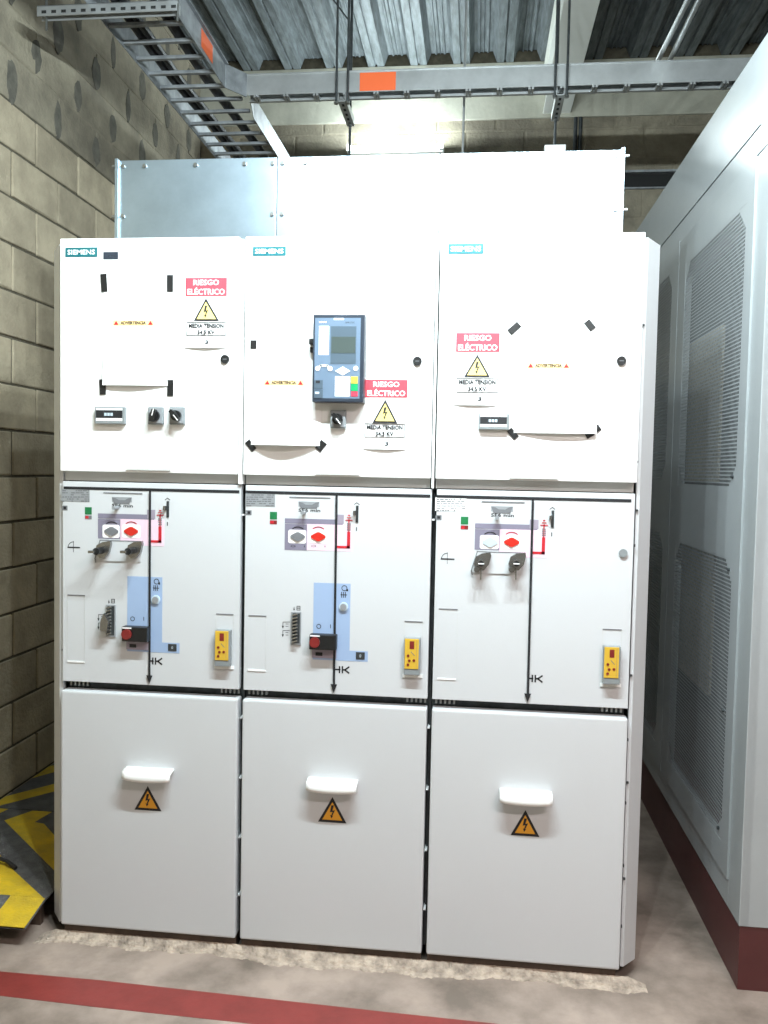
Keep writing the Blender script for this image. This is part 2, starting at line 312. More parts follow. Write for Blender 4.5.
def mimic(cab, k):
    y = YM
    def R(name, x0, y0, x1_, y1_, m, lv=1, th=None, parent=None, bev=0):
        a = LR(x0, y0, x1_, y1_, k); return MB().box(a[0], a[1], y-lv*e, y+e/2-(lv-1)*e, a[2], a[3]).build(name, M[m], parent or cab)
    P = lambda x, yy: L(*z1(x, yy), k)
    X0 = .6*k
    # black mimic lines
    MB().box(X0+.008, X0+.588, y-.001, y, 1.4775, 1.4865).build('mimic_busbar_line', M['ink'], cab)
    sq0 = MB().prism([(X0+.2945, 1.478), (X0+.3015, 1.478), (X0+.303, .885), (X0+.296, .885)], y-.0045, y-.004)
    sq0.prism([(X0+.2885, .886), (X0+.3095, .886), (X0+.299, .858)], y-.0045, y-.004).build('mimic_feeder_arrow', M['ink'], cab)
    # rating plate and small marks
    npm = 'silver' if k < 2 else 'paper'
    n_ = R('rating_plate', 42, 53, 150, 104, npm)
    b = MB(); rr = random.Random(5+k)
    for i in range(6):
        zz = 58+8*i; xx = 46
        while xx < 144:
            w = rr.uniform(5, 18)
            if rr.random() < .8: a = LR(xx, zz, min(xx+w, 147), zz+4.2, k); b.box(a[0], a[1], y-2*e, y-e/2, a[2], a[3])
            xx += w+2.5
    b.build('plate_print', M['gink' if k < 2 else 'gink'], n_)
    s_ = R('code_mark', 44, 117, 65, 136, 'gink'); R('code_centre', 50, 121, 60, 131, 'ink', 2, parent=s_)
    g = R('position_flag', 132, 123, 158, 152, 'green'); R('position_flag', 132, 155, 158, 170, 'dred' if k else 'gink'); 
    a = LR(134, 157, 146, 167, k); MB().box(a[0], a[1], y-2*e, y-e, a[2], a[3]).build('flag_mark', M['redi'], g)
    # gauge pocket on top
    a = LR(203, 66, 352, 112, k)
    MB().box(a[0], a[1], y-.0012, y, a[3]-.0035, a[3]).build('pocket_edge', M['gink'], cab)
    q = R('pressure_gauge_slot', 236, 84, 312, 105, 'silver')
    b = MB(); c0 = P(236, 86); c1 = P(312, 86); zb = P(0, 104)[1]; w = c1[0]-c0[0]
    b.prism([(c0[0], c0[1]), (c0[0]+w*.2, c0[1]-.002), (c0[0]+w*.35, c0[1]-.008), (c0[0]+w*.65, c0[1]-.008), (c0[0]+w*.8, c0[1]-.002), (c1[0], c1[1]), (c1[0]-w*.12, zb), (c0[0]+w*.12, zb)], y-2*e, y-e)
    b.build('gauge_scale', M['gink'], q)
    a = LR(236, 110, 316, 125, k)
    text('gauge_lettering', 'SF6 ' + 'min', (a[0]+a[1])/2, (a[2]+a[3])/2, a[3]-a[2], y-e, M['ink'] if k < 2 else M['ink'], cab, w=a[1]-a[0], bold=.02)
    p = P(258, 118); MB().tube((p[0], y, p[1]-.006), (p[0]-.001, y-.03, p[1]-.006), .006, 12).build('gauge_knob', M['silver'], cab)
    # mauve and pink blocks
    pm = 'purp'
    R('mauve_field', 182 if k != 1 else 187, 147, 398, 172, pm); 
    if k != 1: R('mauve_field', 182, 168.3, 268, 246, pm)
    else: R('mauve_field', 187, 168.3, 268, 268, pm)
    sq = R('earthing_node', 371, 133, 402, 168, 'purpl', 2)
    R('pink_field', 268, 168.3, 436, 274 if k != 1 else 272, 'pink')
    for (ca, cb, mm, cxp) in ((200, 265, 'gink' if k < 2 else 'bluel', 235), (275, 345, 'redb', 310)):
        a = LR(ca, 190, cb, 242, k)
        wp = MB().prism(rrect(a[0], a[1], a[2], a[3], .006), y-3*e, y-e).build('operating_port', M['white'], cab)
        cx, cz = P(cxp, 216)
        b = MB().disc(cx, cz, .0145, y-.005, y-2*e, 20); b.prism([(cx-.023, cz-.003), (cx-.012, cz-.01), (cx+.012, cz-.01), (cx+.023, cz-.003), (cx+.023, cz+.003), (cx+.012, cz+.01), (cx-.012, cz+.01), (cx-.023, cz+.003)], y-.0045, y-2*e)
        b.build('port_shutter', M[mm], wp)
        cc, cd = P(cxp, 212)
        arc = [(cc+.026*math.cos(math.radians(t)), cd+.001+.026*math.sin(math.radians(t))) for t in range(50, 131, 10)]
        MB().line(arc, .0025, y-3*e, y-e).build('turn_arrow', M['ink' if cxp == 235 else 'redi'], wp)
        if k == 1:
            text('port_lettering', 'O    I', cx, a[2]-.009, .006, y-3*e, M['ink'], wp, w=.045)
    # earthing branch
    b = MB(); a = LR(388, 250, 426, 260, k); b.box(X0+.301, a[1], y-3*e, y-e, a[2], a[3]); a2 = LR(415, 198, 426, 260, k); b.box(a2[0], a2[1], y-3*e, y-e, a2[2], a2[3])
    a = LR(408, 152, 434, 156, k); b.box(a[0], a[1], y-3*e, y-e, a[2], a[3]); a = LR(419, 150, 423, 200, k); b.box(a[0], a[1], y-3*e, y-e, a[2], a[3])
    a = LR(413, 143, 429, 146, k); b.box(a[0], a[1], y-3*e, y-e, a[2], a[3]); a = LR(417, 134, 425, 138, k); b.box(a[0], a[1], y-3*e, y-e, a[2], a[3])
    b.build('earthing_branch', M['redi'], cab)
    b = MB()
    for i in range(4):
        a = LR(414, 166+7.5*i, 428, 170+7.5*i, k); b.box(a[0], a[1], y-4*e, y-3*e, a[2], a[3])
    b.build('position_indicator_marks', M['gink'], cab)
    # padlock slot right
    a = LR(446, 100, 455, 163, k); MB().box(a[0], a[1], y-.002, y, a[2], a[3]).build('interlock_slot', M['darkm'], cab)
    b = MB(); a = LR(440, 92, 458, 96, k); b.line([(a[0], a[2]), ((a[0]+a[1])/2, a[3]+.003), (a[1], a[2])], .002, y-e, y); a = LR(447, 180, 450, 195, k); b.box(a[0], a[1], y-e, y, a[2], a[3]); b.build('slot_marks', M['ink'], cab)['kind'] = 'stuff'
    a = LR(438, 118, 446, 134, k); MB().box(a[0], a[1], y-.016, y, a[2], a[3], bev=.001).build('interlock_pin', M['chrome'], cab)
    # lever plate with two cam hooks
    if k != 1:
        a = LR(178, 249, 360, 345, k)
        pl = MB().prism([(a[0]+.012, a[3]), (a[1]-.004, a[3]), (a[1], a[3]-.006), (a[1]-.012, a[2]+.01), (a[0]+.004, a[2]+.008), (a[0]-.006, a[2]+.016)], y-.003, y).build('interlock_plate', M['panelw'], cab)
        MB().line([(a[1]-.004, a[3]-.0005), (a[0]+.012, a[3]-.0005), (a[0]-.005, a[2]+.016), (a[0]-.002, a[2]+.004)], .003, y-.0038, y-.003).build('plate_border', M['gink'], pl)
        for cx, cz in (P(210, 287), P(330, 287)): lug(cab, cx, cz, k)
        b = MB(); c = P(88, 278); r = .018
        b.line([(c[0]-.018, c[1]), (c[0]+.02, c[1])], .004, y-e, y); b.line([(c[0]-.018*math.cos(math.radians(t)), c[1]+.018*math.sin(math.radians(t))) for t in range(0, 91, 15)], .0018, y-e, y); b.line([(c[0], c[1]-.015), (c[0], c[1]+.02)], .0012, y-e, y)
        b.build('lever_symbol', M['ink'], cab)
    # blue mimic field with push button and drive
    if k < 2:
        a = LR(295, 388, 428, 637, k); a2 = LR(295, 637, 495, 685, k)
        MB().prism([(a[0], a[3]), (a[1], a[3]), (a[1], a2[3]), (a2[1], a2[3]), (a2[1], a2[2]), (a[0], a2[2])], y-e, y).build('blue_field', M['blue'], cab)
        c = P(405, 478); bt = MB().disc(c[0], c[1], .014, y-.006, y, 20).build('push_button', M['bluel'], cab); MB().disc(c[0], c[1], .010, y-.008, y-.005, 20).build('button_cap', M['silver'], bt)
        c = P(407, 409); b = MB().line([(c[0]+.008*math.cos(math.radians(t)), c[1]+.008*math.sin(math.radians(t))) for t in range(-30, 300, 25)], .002, y-2*e, y-e); b.prism([(c[0]+.003, c[1]-.008), (c[0]+.011, c[1]-.001), (c[0]+.012, c[1]-.01)], y-2*e, y-e)
        c = P(405, 434)
        for i in range(3): b.line([(c[0]-.007+.006*i, c[1]-.008), (c[0]-.007+.006*i, c[1]+.008)], .0022, y-2*e, y-e)
        b.line([(c[0]-.009, c[1]), (c[0]+.009, c[1])], .0025, y-2*e, y-e); b.build('spring_symbol', M['ink'], cab)
        c = P(315, 552); b = MB().line([(c[0]+.0065*math.cos(math.radians(t)), c[1]+.0065*math.sin(math.radians(t))) for t in range(0, 361, 24)], .0018, y-2*e, y-e)
        c = P(358, 552); b.box(c[0]-.001, c[0]+.001, y-2*e, y-e, c[1]-.006, c[1]+.006); b.build('switch_positions', M['ink'], cab)['kind'] = 'stuff'
        a = LR(286, 576, 384, 636, k); h = MB().box(a[0]+.001, a[1], y-.03, y, a[2], a[3], bev=.003).build('drive_housing', M['black'], cab, 'black push-button housing')
        c = P(308, 604); MB().disc(c[0], c[1], .016, y-.038, y-.029, 20).build('red_push_button', M['dred'], h)
        a3 = LR(290, 578, 325, 584, k); MB().box(a3[0], a3[1], y-.031, y-.03, a3[2], a3[3]).build('button_label', M['paper'], h)
        a = LR(292, 637, 380, 672, k); c = MB().box(a[0], a[1], y-.003, y, a[2], a[3]).build('counter_plate', M['purpl'], cab); a = LR(305, 648, 330, 662, k); MB().box(a[0], a[1], y-.004, y-.003, a[2], a[3]).build('counter_window', M['ink'], c)
        a = LR(452, 648, 484, 676, k); c = MB().box(a[0], a[1], y-.002, y, a[2], a[3]).build('counter_window', M['darkm'], cab); text('counter_digits', '0', (a[0]+a[1])/2, (a[2]+a[3])/2, .009, y-.0026, M['bluel'], c)
        # spring mechanism window
        a = LR(214, 497, 251, 622, k); h = MB().box(a[0], a[1], y-.004, y, a[2], a[3], bev=.001).build('mechanism_window', M['silver'], cab)
        xx = (a[0]+a[1])/2
        MB().box(a[0]+.005, a[1]-.004, y-.0046, y-.004, a[2]+.006, a[3]-.004).build('window_opening', M['darkm'], h)
        b = MB(); rr = random.Random(k+2)
        for i in range(9): zz = a[2]+.01+i*.0105; b.tube((a[0]+.006, y-.012, zz), (a[1]-.01, y-.016, zz+.006), .0028, 8)
        b.build('spring', M['chrome'], h)
        if k == 0: MB().prism([(a[0]-.008, a[2]+.025), (a[0]+.014, a[2]+.02), (a[0]+.02, a[2]+.055), (a[0]+.004, a[2]+.08), (a[0]-.006, a[2]+.055)], y-.03, y-.005).build('lever_arm', M['chrome'], h)
        b = MB()
        for q0 in (536, 568):
            c0, c1 = P(184, q0), P(208, q0); b.line([c1, c0, (c0[0], c0[1]-.014)], .0016, y-e, y); b.prism([(c0[0]-.0035, c0[1]-.012), (c0[0]+.0035, c0[1]-.012), (c0[0], c0[1]-.021)], y-e, y)
        c0 = P(224, 480); b.line([c0, (c0[0], c0[1]-.01)], .0016, y-e, y); b.prism([(c0[0]-.003, c0[1]-.005), (c0[0]+.003, c0[1]-.005), (c0[0], c0[1]-.012)], y-e, y)
        c0 = P(240, 484)
        for i in range(3): b.line([(c0[0]-.005, c0[1]-.006+.006*i), (c0[0]+.005, c0[1]-.006+.006*i)], .0016, y-e, y)
        b.line([(c0[0]-.005, c0[1]-.006), (c0[0]-.005, c0[1]+.006)], .0016, y-e, y); b.line([(c0[0]+.005, c0[1]-.006), (c0[0]+.005, c0[1]+.006)], .0016, y-e, y)
        for q0 in (548, 580):
            c0 = P(199, q0)
            for i in range(2): b.line([(c0[0]-.004, c0[1]-.004+.008*i), (c0[0]+.004, c0[1]-.004+.008*i)], .0014, y-e, y)
        b.build('mechanism_symbols', M['ink'], cab)['kind'] = 'stuff'
    # IHK mark (mimic symbol)
    a = LR(396, 703, 430, 727, k); xm = (a[0]); zc = (a[2]+a[3])/2; h = .009
    b = MB(); b.line([(X0+.303, zc), (a[0]-.002, zc)], .0046, y-e, y); b.line([(a[0]-.003, zc-h), (a[0]-.003, zc+h)], .0046, y-e, y); b.line([(a[0]+.006, zc-h), (a[0]+.006, zc+h)], .0046, y-e, y)
    b.line([(a[0]+.008, zc), (a[0]+.014, zc), (a[0]+.026, zc+h)], .0046, y-e, y); b.line([(a[0]+.014, zc), (a[0]+.026, zc-h)], .0046, y-e, y); b.build('disconnect_symbol', M['ink'], cab)
    # pockets, the shade under each top edge painted as a grey strip
    zs = (1.14, .919) if k != 1 else (1.096, .918)
    x0, x1_ = X0+.022, X0+.08
    b = MB(); b.box(x0, x1_, y-.0012, y, zs[0]-.006, zs[0]-.003); b.build('painted_pocket_shade', M['gink'], cab); MB().box(x0-.0008, x0, y-e, y, zs[1], zs[0]-.003).box(x1_-.0008, x1_, y-.001, y, zs[1], zs[0]-.003).build('pocket_side_joint', M['railg'], cab); MB().box(x0, x1_, y-.002, y, zs[1]-.003, zs[1]+.0015).build('pocket_lip', M['paint'], cab)
    x0, x1_, zt, zb = X0+.517, X0+.573, 1.094, .928
    MB().box(x0, x1_, y-.0012, y, zt-.003, zt).build('painted_pocket_shade', M['gink'], cab)
    MB().box(x0-.003, x1_+.003, y-.003, y, zb-.01, zb).build('pocket_lip', M['paint'], cab)
    b = MB().box(x0-.001, x0, y-e, y, zb, zt).box(x1_, x1_+.001, y-e, y, zb, zt).build('pocket_side_joint', M['railg'], cab)
    d = MB().box(x0+.003, x1_-.004, y-.022, y, .93, 1.045, bev=.002).build('phase_indicator', M['dev'], cab, 'yellow faced plug-in phase indicator')
    MB().box(x0+.004, x1_-.009, y-.024, y-.02, .95, 1.043, bev=.001).build('yellow_face', M['ydev'], d)
    b = MB().box(x0+.019, x0+.033, y-.0246, y-.0235, 1.012, 1.036)
    for cx, cz in ((.015, .991), (.019, .976), (.033, .977), (.015, .963)): b.disc(x0+cx, cz, .0042, y-.0255, y-.0235, 12)
    b.build('sockets', M['dred'], d)
    b = MB().line([(x0+.024, 1.003), (x0+.034, .992)], .002, y-.0246, y-.0235); b.box(x0+.04, x0+.0405, y-.0246, y-.0235, .955, 1.04); b.build('print_line', M['gink'], d)

cabs = []
for k in range(3):
    X0 = .6*k; cab = empty('switchgear_cabinet', (X0+.3, .6, 0), desc[k], 'switchgear', 'switchgear cabinets in a row'); cabs.append(cab)
    MB().box(X0+.004, X0+.596, .045, 1.2, .045, 2.26).build('carcass', M['darkm'], cab)
    MB().box(X0+.01, X0+.59, .004, 1.18, 0, .046).build('plinth', M['brown'], cab)
    # upper door
    dx0, dx1 = (X0+.003, X0+.583) if k == 0 else ((X0+.003, X0+.588) if k == 1 else (X0+.003, X0+.6))
    d = MB().box(dx0, dx1, YU, .03, ZU, ZT, bev=.003).build('upper_door', M['paint'], cab)
    if k < 2: MB().box(dx1+.003, X0+.598, YU+.006, .04, ZA, ZT-.006, bev=.001).build('door_post', M['paint'], cab)
    MB().box(X0+.003, X0+.585 if k < 2 else X0+.597, .02, .045, ZA, ZU+.03).build('frame_rail', M['railg'], cab)
    # header strip plus middle panel
    a0, a1 = X0+(.0078 if k else .004), X0+(.5925 if k < 2 else .599)
    MB().box(a0, a1, YM+e/2, .03, ZM0, ZM1, bev=.0015).build('operating_panel', M['panelw'], cab)
    MB().box(a0, a1, YL, .04, ZL0, ZL1, bev=.006).build('cable_compartment_cover', M['panelw'], cab)
    # catches in the dark seam
    if k < 2:
        for zz in (1.41, .76, .565, .37, .18):
            MB().box(X0+.5945, X0+.6015, .008, .046, zz-.003, zz+.001).build('seam_clip', M['paint'], cab)
        MB().box(X0+.5965, X0+.6025, .035, .05, .05, 1.49).build('seam_strip', M['darkm'], cab)
    else:
        for zz in (.76, .565, .37, .18, 1.35, 1.6, 2.0): MB().box(X0+.601, X0+.604, -.003, .004, zz-.006, zz+.002).build('seam_clip', M['darkm'], cab)
    # row of clips in the joint under the operating panel
    b = MB(); 
    for i in range(5):
        for s in (X0+.02+.014*i, X0+.585-.014*i): b.box(s-.004, s+.002, .03, .046, .832, .85)
    b.build('hinge_clips', M['zinc'], cab)['kind'] = 'stuff'
    # handle of lower cover
    hx = X0+.278+.0; zc = .575
    px = [(146.5, 776), (331.5, 787), (526, 799)][k]; q = at(px[0], px[1], 1, YL-.03); hx, zc = q.x, q.z
    hb = bmesh.new(); n = 12; secs = []
    for i in range(n+1):
        t = i/n*2-1; xx = hx+.079*t; prot = .044*(1-.12*abs(t)**6); sag = .005*(1-t*t)
        secs.append([hb.verts.new((xx, YL+yy, zc+zz)) for yy, zz in ((0, .017), (-prot*.55, .0165), (-prot*.95, .012), (-prot, -.004-sag), (-prot*.95, -.013-sag), (-prot*.82, -.013-sag), (-prot*.8, .002), (-prot*.4, .008), (0, .008))])
    for i in range(n):
        for j in range(8): hb.faces.new((secs[i][j], secs[i][j+1], secs[i+1][j+1], secs[i+1][j]))
    hb.faces.new(secs[0]); hb.faces.new(secs[-1][::-1])
    mbx = MB(); mbx.bm.free(); mbx.bm = hb; ho = mbx.build('cover_handle', M['paint'], cab, 'white moulded pull handle', smooth=True)
    # warning triangle below the handle
    tr = [((147.8, 786), (134.5, 161.5), 809.5), ((332.5, 797), (318, 346.5), 821.5), ((525.5, 810), (510.5, 539.5), 835)][k]
    A = at(*tr[0], 1, YL); B0 = at(tr[1][0], tr[2], 1, YL); B1 = at(tr[1][1], tr[2], 1, YL)
    st = MB().prism([(A.x, A.z), (B0.x, B0.z), (B1.x, B0.z)], YL-.0006, YL).build('warning_triangle', M['ink'], cab, 'orange-yellow warning triangle with black flash')
    h = A.z-B0.z; w = B1.x-B0.x
    MB().prism([(A.x, A.z-h*.2), (B0.x+w*.15, B0.z+h*.1), (B1.x-w*.15, B0.z+h*.1)], YL-.0011, YL-.0003).build('yellow_field', M['ora'], st)
    MB().prism(bolt(None, A.x, B0.z+h*.42, h*.26), YL-.0016, YL-.0009).build('flash_symbol', M['ink'], st)
    mimic(cab, k)
    # name plate
    pq = [(65.6, 97.4, 247.7, 256.8), (253, 285.9, 247, 255.7), (448.4, 483.4, 244, 253.8)][k]
    a = at(pq[0], pq[2], 1, YU); b_ = at(pq[1], pq[3], 1, YU)
    pl = MB().box(a.x, b_.x, YU-.0015, YU, b_.z, a.z).build('name_plate', M['teal'], cab, 'teal maker plate with white lettering')
    text('plate_lettering', 'SIEMENS', (a.x+b_.x)/2, (a.z+b_.z)/2, (a.z-b_.z)*.52, YU-.002, M['white'], pl, w=(b_.x-a.x)*.86, bold=.014)
    # door lock
    lq = [(225.3, 359.4), (417.4, 361.3), (621.3, 361)][k]; a = at(*lq, 1, YU)
    lk = MB().disc(a.x, a.z, .0135, YU-.006, YU, 24).build('door_lock', M['black'], cab); MB().box(a.x-.006, a.x+.006, YU-.0068, YU-.006, a.z-.0012, a.z+.0012).build('lock_slot', M['gink'], lk)
a = at(103.4, 252, 1, YU); b_ = at(118.2, 259.4, 1, YU)
o = MB().box(a.x, b_.x, YU-.001, YU, b_.z, a.z).build('number_tag', M['relayk'], cabs[0]); text('tag_lettering', '-K01', (a.x+b_.x)/2, (a.z+b_.z)/2-.002, .008, YU-.0015, M['ink'], o, w=.03)
a = at(623, 553, 1, YM); MB().disc(a.x, a.z, .0125, YM-.006, YM, 22).build('panel_lock', M['dev'], cabs[2])
def rect(u0, v0, u1, v1, y=YU):
    a = at(u0, v0, 1, y); b = at(u1, v1, 1, y); return a.x, b.x, b.z, a.z
r = rect(96.9, 407, 126.8, 424.3); meter(cabs[0], *r, YU)
r = rect(478.8, 413.8, 508.8, 430); meter(cabs[2], *r, YU)
for (u, v, c, ang) in ((157, 416, 0, 75), (178.3, 416, 0, -50), (338.7, 419.5, 1, -52)):
    a = at(u, v, 1, YU); rotary(cabs[c], a.x, a.z, .049, YU, ang)
# label holders at the foot of the upper doors
for c, q in enumerate(((127, 450, 171, 470.5), (316, 455, 359.7, 475), (510, 459, 558, 479))):
    r = rect(*q); h = MB().box(r[0], r[1], YU-.0012, YU, r[2], r[3]).build('label_holder', M['paint'], cabs[c])
    MB().box(r[0], r[1], YU-.006, YU, r[2]-.001, r[2]+.005).build('holder_lip', M['railg'], h)
# protection relay
cab = cabs[1]; y = YU
def zr(x, yy): return (300+x/7.88, 305+yy/7.88)
YR = YU-.045
def RR(x0, y0, x1_, y1_, yy=YR): return rect(*zr(x0, y0), *zr(x1_, y1_), yy)
r = RR(105, 72, 500, 768); rel = MB().box(r[0], r[1], YR, YU, r[2], r[3], bev=.003).build('protection_relay', M['relayk'], cab, 'protection relay with blue face, screen and keypad')
def rp(name, x0, y0, x1_, y1_, m, lv=1):
    r = RR(x0, y0, x1_, y1_); return MB().box(r[0], r[1], YR-.0007*lv, YR+.0003, r[2], r[3]).build(name, M[m], rel)
rp('face_plate', 120, 102, 468, 738, 'relay'); rp('label_strip', 268, 104, 346, 118, 'white', 2); rp('led_label_strip', 152, 166, 226, 393, 'white', 2)
rp('screen_surround', 245, 168, 440, 465, 'scr', 2); rp('screen', 250, 250, 436, 380, 'lcd', 3); rp('keypad', 278, 562, 391, 720, 'white', 2)
rp('key', 403, 565, 455, 618, 'kyel', 3); rp('key', 403, 622, 455, 678, 'kgreen', 3); rp('key', 403, 682, 455, 720, 'kred', 3)
rp('port_cover', 112, 592, 180, 662, 'scr', 3); rp('port_cover', 112, 670, 180, 734, 'scr', 3); rp('port_opening', 126, 596, 158, 616, 'ink', 4); rp('port_opening', 120, 684, 152, 700, 'bluel', 4)
pt = lambda x, yy: (lambda p: (p.x, p.z))(at(*zr(x, yy), 1, YR))
b = MB(); c0 = pt(140, 500); c1 = pt(238, 502); c2 = pt(440, 500)
for c in (c0, c1, c2): b.disc(c[0], c[1], .0072, YR-.0025, YR, 16)
b.line([c0, pt(165, 478), pt(215, 478), c1], .006, YR-.0022, YR)
b.prism([pt(278, 520), pt(338, 486), pt(396, 520), pt(338, 555)], YR-.0025, YR); b.build('function_keys', M['white'], rel)
b = MB()
for i in range(4):
    for j in range(3):
        c = pt(300+34*j, 580+40*i); b.box(c[0]-.0035, c[0]+.0035, YR-.0022, YR-.001, c[1]-.0008, c[1]+.0008)
b.build('keypad_marks', M['gink'], rel)
c = pt(180, 135); text('relay_lettering', 'SIEMENS', c[0], c[1], .0045, YR-.0016, M['white'], rel); c = pt(395, 138); text('relay_lettering', 'SIPROTEC', c[0], c[1], .0045, YR-.0016, M['ink'], rel)
r = RR(62, 258, 104, 362); MB().box(r[0], r[1], YU-.03, YU, (r[2]+r[3])/2+.003, r[3], bev=.002).box(r[0]+.001, r[1], YU-.018, YU, r[2], (r[2]+r[3])/2-.004, bev=.002).build('side_catch', M['black'], rel)
# end panels with chamfered front edge
for nm, s, X, lab in (('end_panel', -1, 0, 'narrow white chamfered end panel on the left flank of the switchgear'), ('end_panel', 1, 1.8, 'narrow white chamfered end panel on the right flank of the switchgear')):
    ep = empty(nm, (X+s*.04, .6, 0), lab, 'panel')
    o = .06 if s < 0 else .055
    z0, z1_ = .03, 2.255
    bm = bmesh.new()
    inner = X + (0 if s < 0 else .0045)
    def V(x, y, z): return bm.verts.new((x, y, z))
    prof = [(inner, .012, z1_+.004, .045), (inner+s*.012, .012, z1_+.004, .04), (inner+s*o, .068, z1_-.004, z0+.01), (inner+s*o, 1.2, z1_-.004, z0), (inner+s*(o-.02), 1.2, z1_, z0), (inner+s*(o-.02), .075, z1_, z0), (inner, .03, z1_, .045)]
    if s > 0: prof[1] = (inner+s*.01, .012, z1_+.004, .045)
    t = [V(x, y, a) for x, y, a, b in prof]; bt = [V(x, y, b) for x, y, a, b in prof]
    n = len(prof); bm.faces.new(t); bm.faces.new(bt[::-1])
    for i in range(n): bm.faces.new((t[i], bt[i], bt[(i+1) % n], t[(i+1) % n]))
    q = MB(); q.bm.free(); q.bm = bm; q.build('chamfered_cladding', M['panelw'], ep)
    b = MB()
    for zz in (2.0, 1.45, .95, .62, .32): b.box(inner-.001+s*.001, inner+.002+s*.004, .006, .014, zz, zz+.006)
    b.build('fixing_clips', M['darkm'], ep)
# busbar housing on top
bh = empty('busbar_housing', (.9, .65, 2.262), 'galvanised sheet metal housing standing on top of the switchgear', 'housing')
HZ0, HZ1, HY = 2.262, 2.663, .41
MB().box(.012, 1.785, HY+.012, 1.0, HZ0, HZ1-.004).build('core_frame', M['galvd'], bh)
for i, (a, b_) in enumerate(((.006, .592), (.596, 1.172), (1.176, 1.79))):
    o = MB().box(a, b_, HY, HY+.01, HZ0, HZ1, bev=.001).build('front_sheet', M['galv'], bh)
    for zz in (HZ1-.022, HZ1-.2):
        xs_ = [a+.018, b_-.014] if zz < HZ1-.1 else ([a+.018, a+.1, a+.29, a+.47, b_-.014])
        for xx in xs_: MB().tube((xx, HY-.008, zz), (xx, HY+.002, zz), .0075, 6).build('bolt', M['zinc'], o)
MB().box(-.003, .008, HY-.012, HY+.02, HZ0, HZ1+.003).box(1.788, 1.8, HY-.012, HY+.02, HZ0, HZ1+.003).build('corner_flange', M['galv'], bh)
b = MB()
for xx in (-.003, 1.8):
    for zz in (HZ1-.02, HZ1-.2): b.tube((xx-.016, HY+.003, zz), (xx+.016, HY+.003, zz), .006, 6)
b.build('corner_bolts', M['zinc'], bh)
# grout bed along the foot of the cabinets
bm = bmesh.new(); rows = []; rr = random.Random(3); nx = 260
for i in range(nx+1):
    x = -.07+i*(1.95/nx); j = rr.uniform(-.004, .004)+.008*math.sin(x*5)+.006*math.sin(x*13+1)+.004*math.sin(x*41)
    tp = min(1, (x+.07)/.05, (1.88-x)/.05); tp = max(tp, .02)
    rows.append([bm.verts.new((x, yy, max(zz*tp, 0))) for yy, zz in ((.004, 0), (.0035, .019), (.002, .02+rr.uniform(-.001, .001)), (-.006+j*.5, .017+rr.uniform(-.004, .001)), (-.014+j*.6, .010+rr.uniform(-.003, .002)), (-.026+j, .009+rr.uniform(-.003, .002)), (-.03+j, .004), (-.044+j*1.2, .003), (-.048+j*1.3, 0))])
for i in range(nx):
    for j in range(8): bm.faces.new((rows[i][j], rows[i][j+1], rows[i+1][j+1], rows[i+1][j]))
q = MB(); q.bm.free(); q.bm = bm; g = q.build('grout_bed', M['grout']); tag(g, 'rough pale grout ledge along the foot of the switchgear', 'grout')

# ================================================================== NOTICES AND SHEETS
def sheet(name, x0, x1_, z0, z1_, sag, y, side=0, flat=1.8):
    "paper taped at its corners: lower edge bulges off the door by sag"
    bm = bmesh.new(); nx, nz = 14, 10; g = []
    for j in range(nz+1):
        row = []
        for i in range(nx+1):
            u, v = i/nx, j/nz; pu = (u if side == 1 else 1-u if side == -1 else 0)
            sh = math.sin(math.pi*u)**.8 if not side else math.sin(math.pi*u*.98)*.5+pu*.5
            off = .0008+sag*sh*max(0, 1-v*flat)**1.5
            row.append(bm.verts.new((x0+(x1_-x0)*u, y-off, z0+(z1_-z0)*v)))
        g.append(row)
    for j in range(nz):
        for i in range(nx): bm.faces.new((g[j][i], g[j][i+1], g[j+1][i+1], g[j+1][i]))
    q = MB(); q.bm.free(); q.bm = bm; return q.build(name, M['paper'], None, smooth=True)
def tape(root, u, v, w, h, ang):
    a = at(u, v, 1, YU); c, s = math.cos(math.radians(ang)), math.sin(math.radians(ang))
    P = [(-w/2, -h/2), (w/2, -h/2), (w/2, h/2), (-w/2, h/2)]
    MB().prism([(a.x+p*c-q*s, a.z+p*s+q*c) for p, q in P], YU-.003, YU-.0002).build('tape_strip', M['tape'], root)
def warning_sheet(lab, q, sag, side, txt, tapes):
    r = rect(*q); root = empty('taped_sheet', ((r[0]+r[1])/2, YU, r[2]), lab, 'sheet', 'warning sheets taped to the upper doors')
    s = sheet('paper_sheet', r[0], r[1], r[2], r[3], sag, YU, side); s.parent = root; s.location = WL[s]-WL[root]
    t = rect(*txt); zc = (t[2]+t[3])/2
    b_ = MB().box(t[0], t[1], YU-.0016, YU-.0006, zc-.009, zc+.009).build('heading_band', M['orb'], root)
    text('heading', 'ADVERTENCIA', (t[0]+t[1])/2, zc, .0105, YU-.0021, M['ink'], b_, w=(t[1]-t[0])*.62, bold=.05)
    for xx in (t[0]+.011, t[1]-.011):
        MB().prism([(xx, zc+.007), (xx-.008, zc-.006), (xx+.008, zc-.006)], YU-.0022, YU-.0015).build('small_triangle', M['redi'], b_)
    for p in tapes: tape(root, *p)
    text('small_print', 'CSIS', (t[0]+t[1])/2+.01, zc-.115, .004, YU-.0012, M['gink'], root, w=.035) if side == 9 else None
warning_sheet('white warning sheet held by four upright black tapes on the left cabinet door', (104, 276, 171, 386), .018, -1, (113, 319, 154, 327), ((104.2, 283, .0195, .056, 4), (170.2, 283.5, .019, .052, 0), (102.8, 387, .0195, .048, 3), (170.5, 388, .019, .05, 0)))
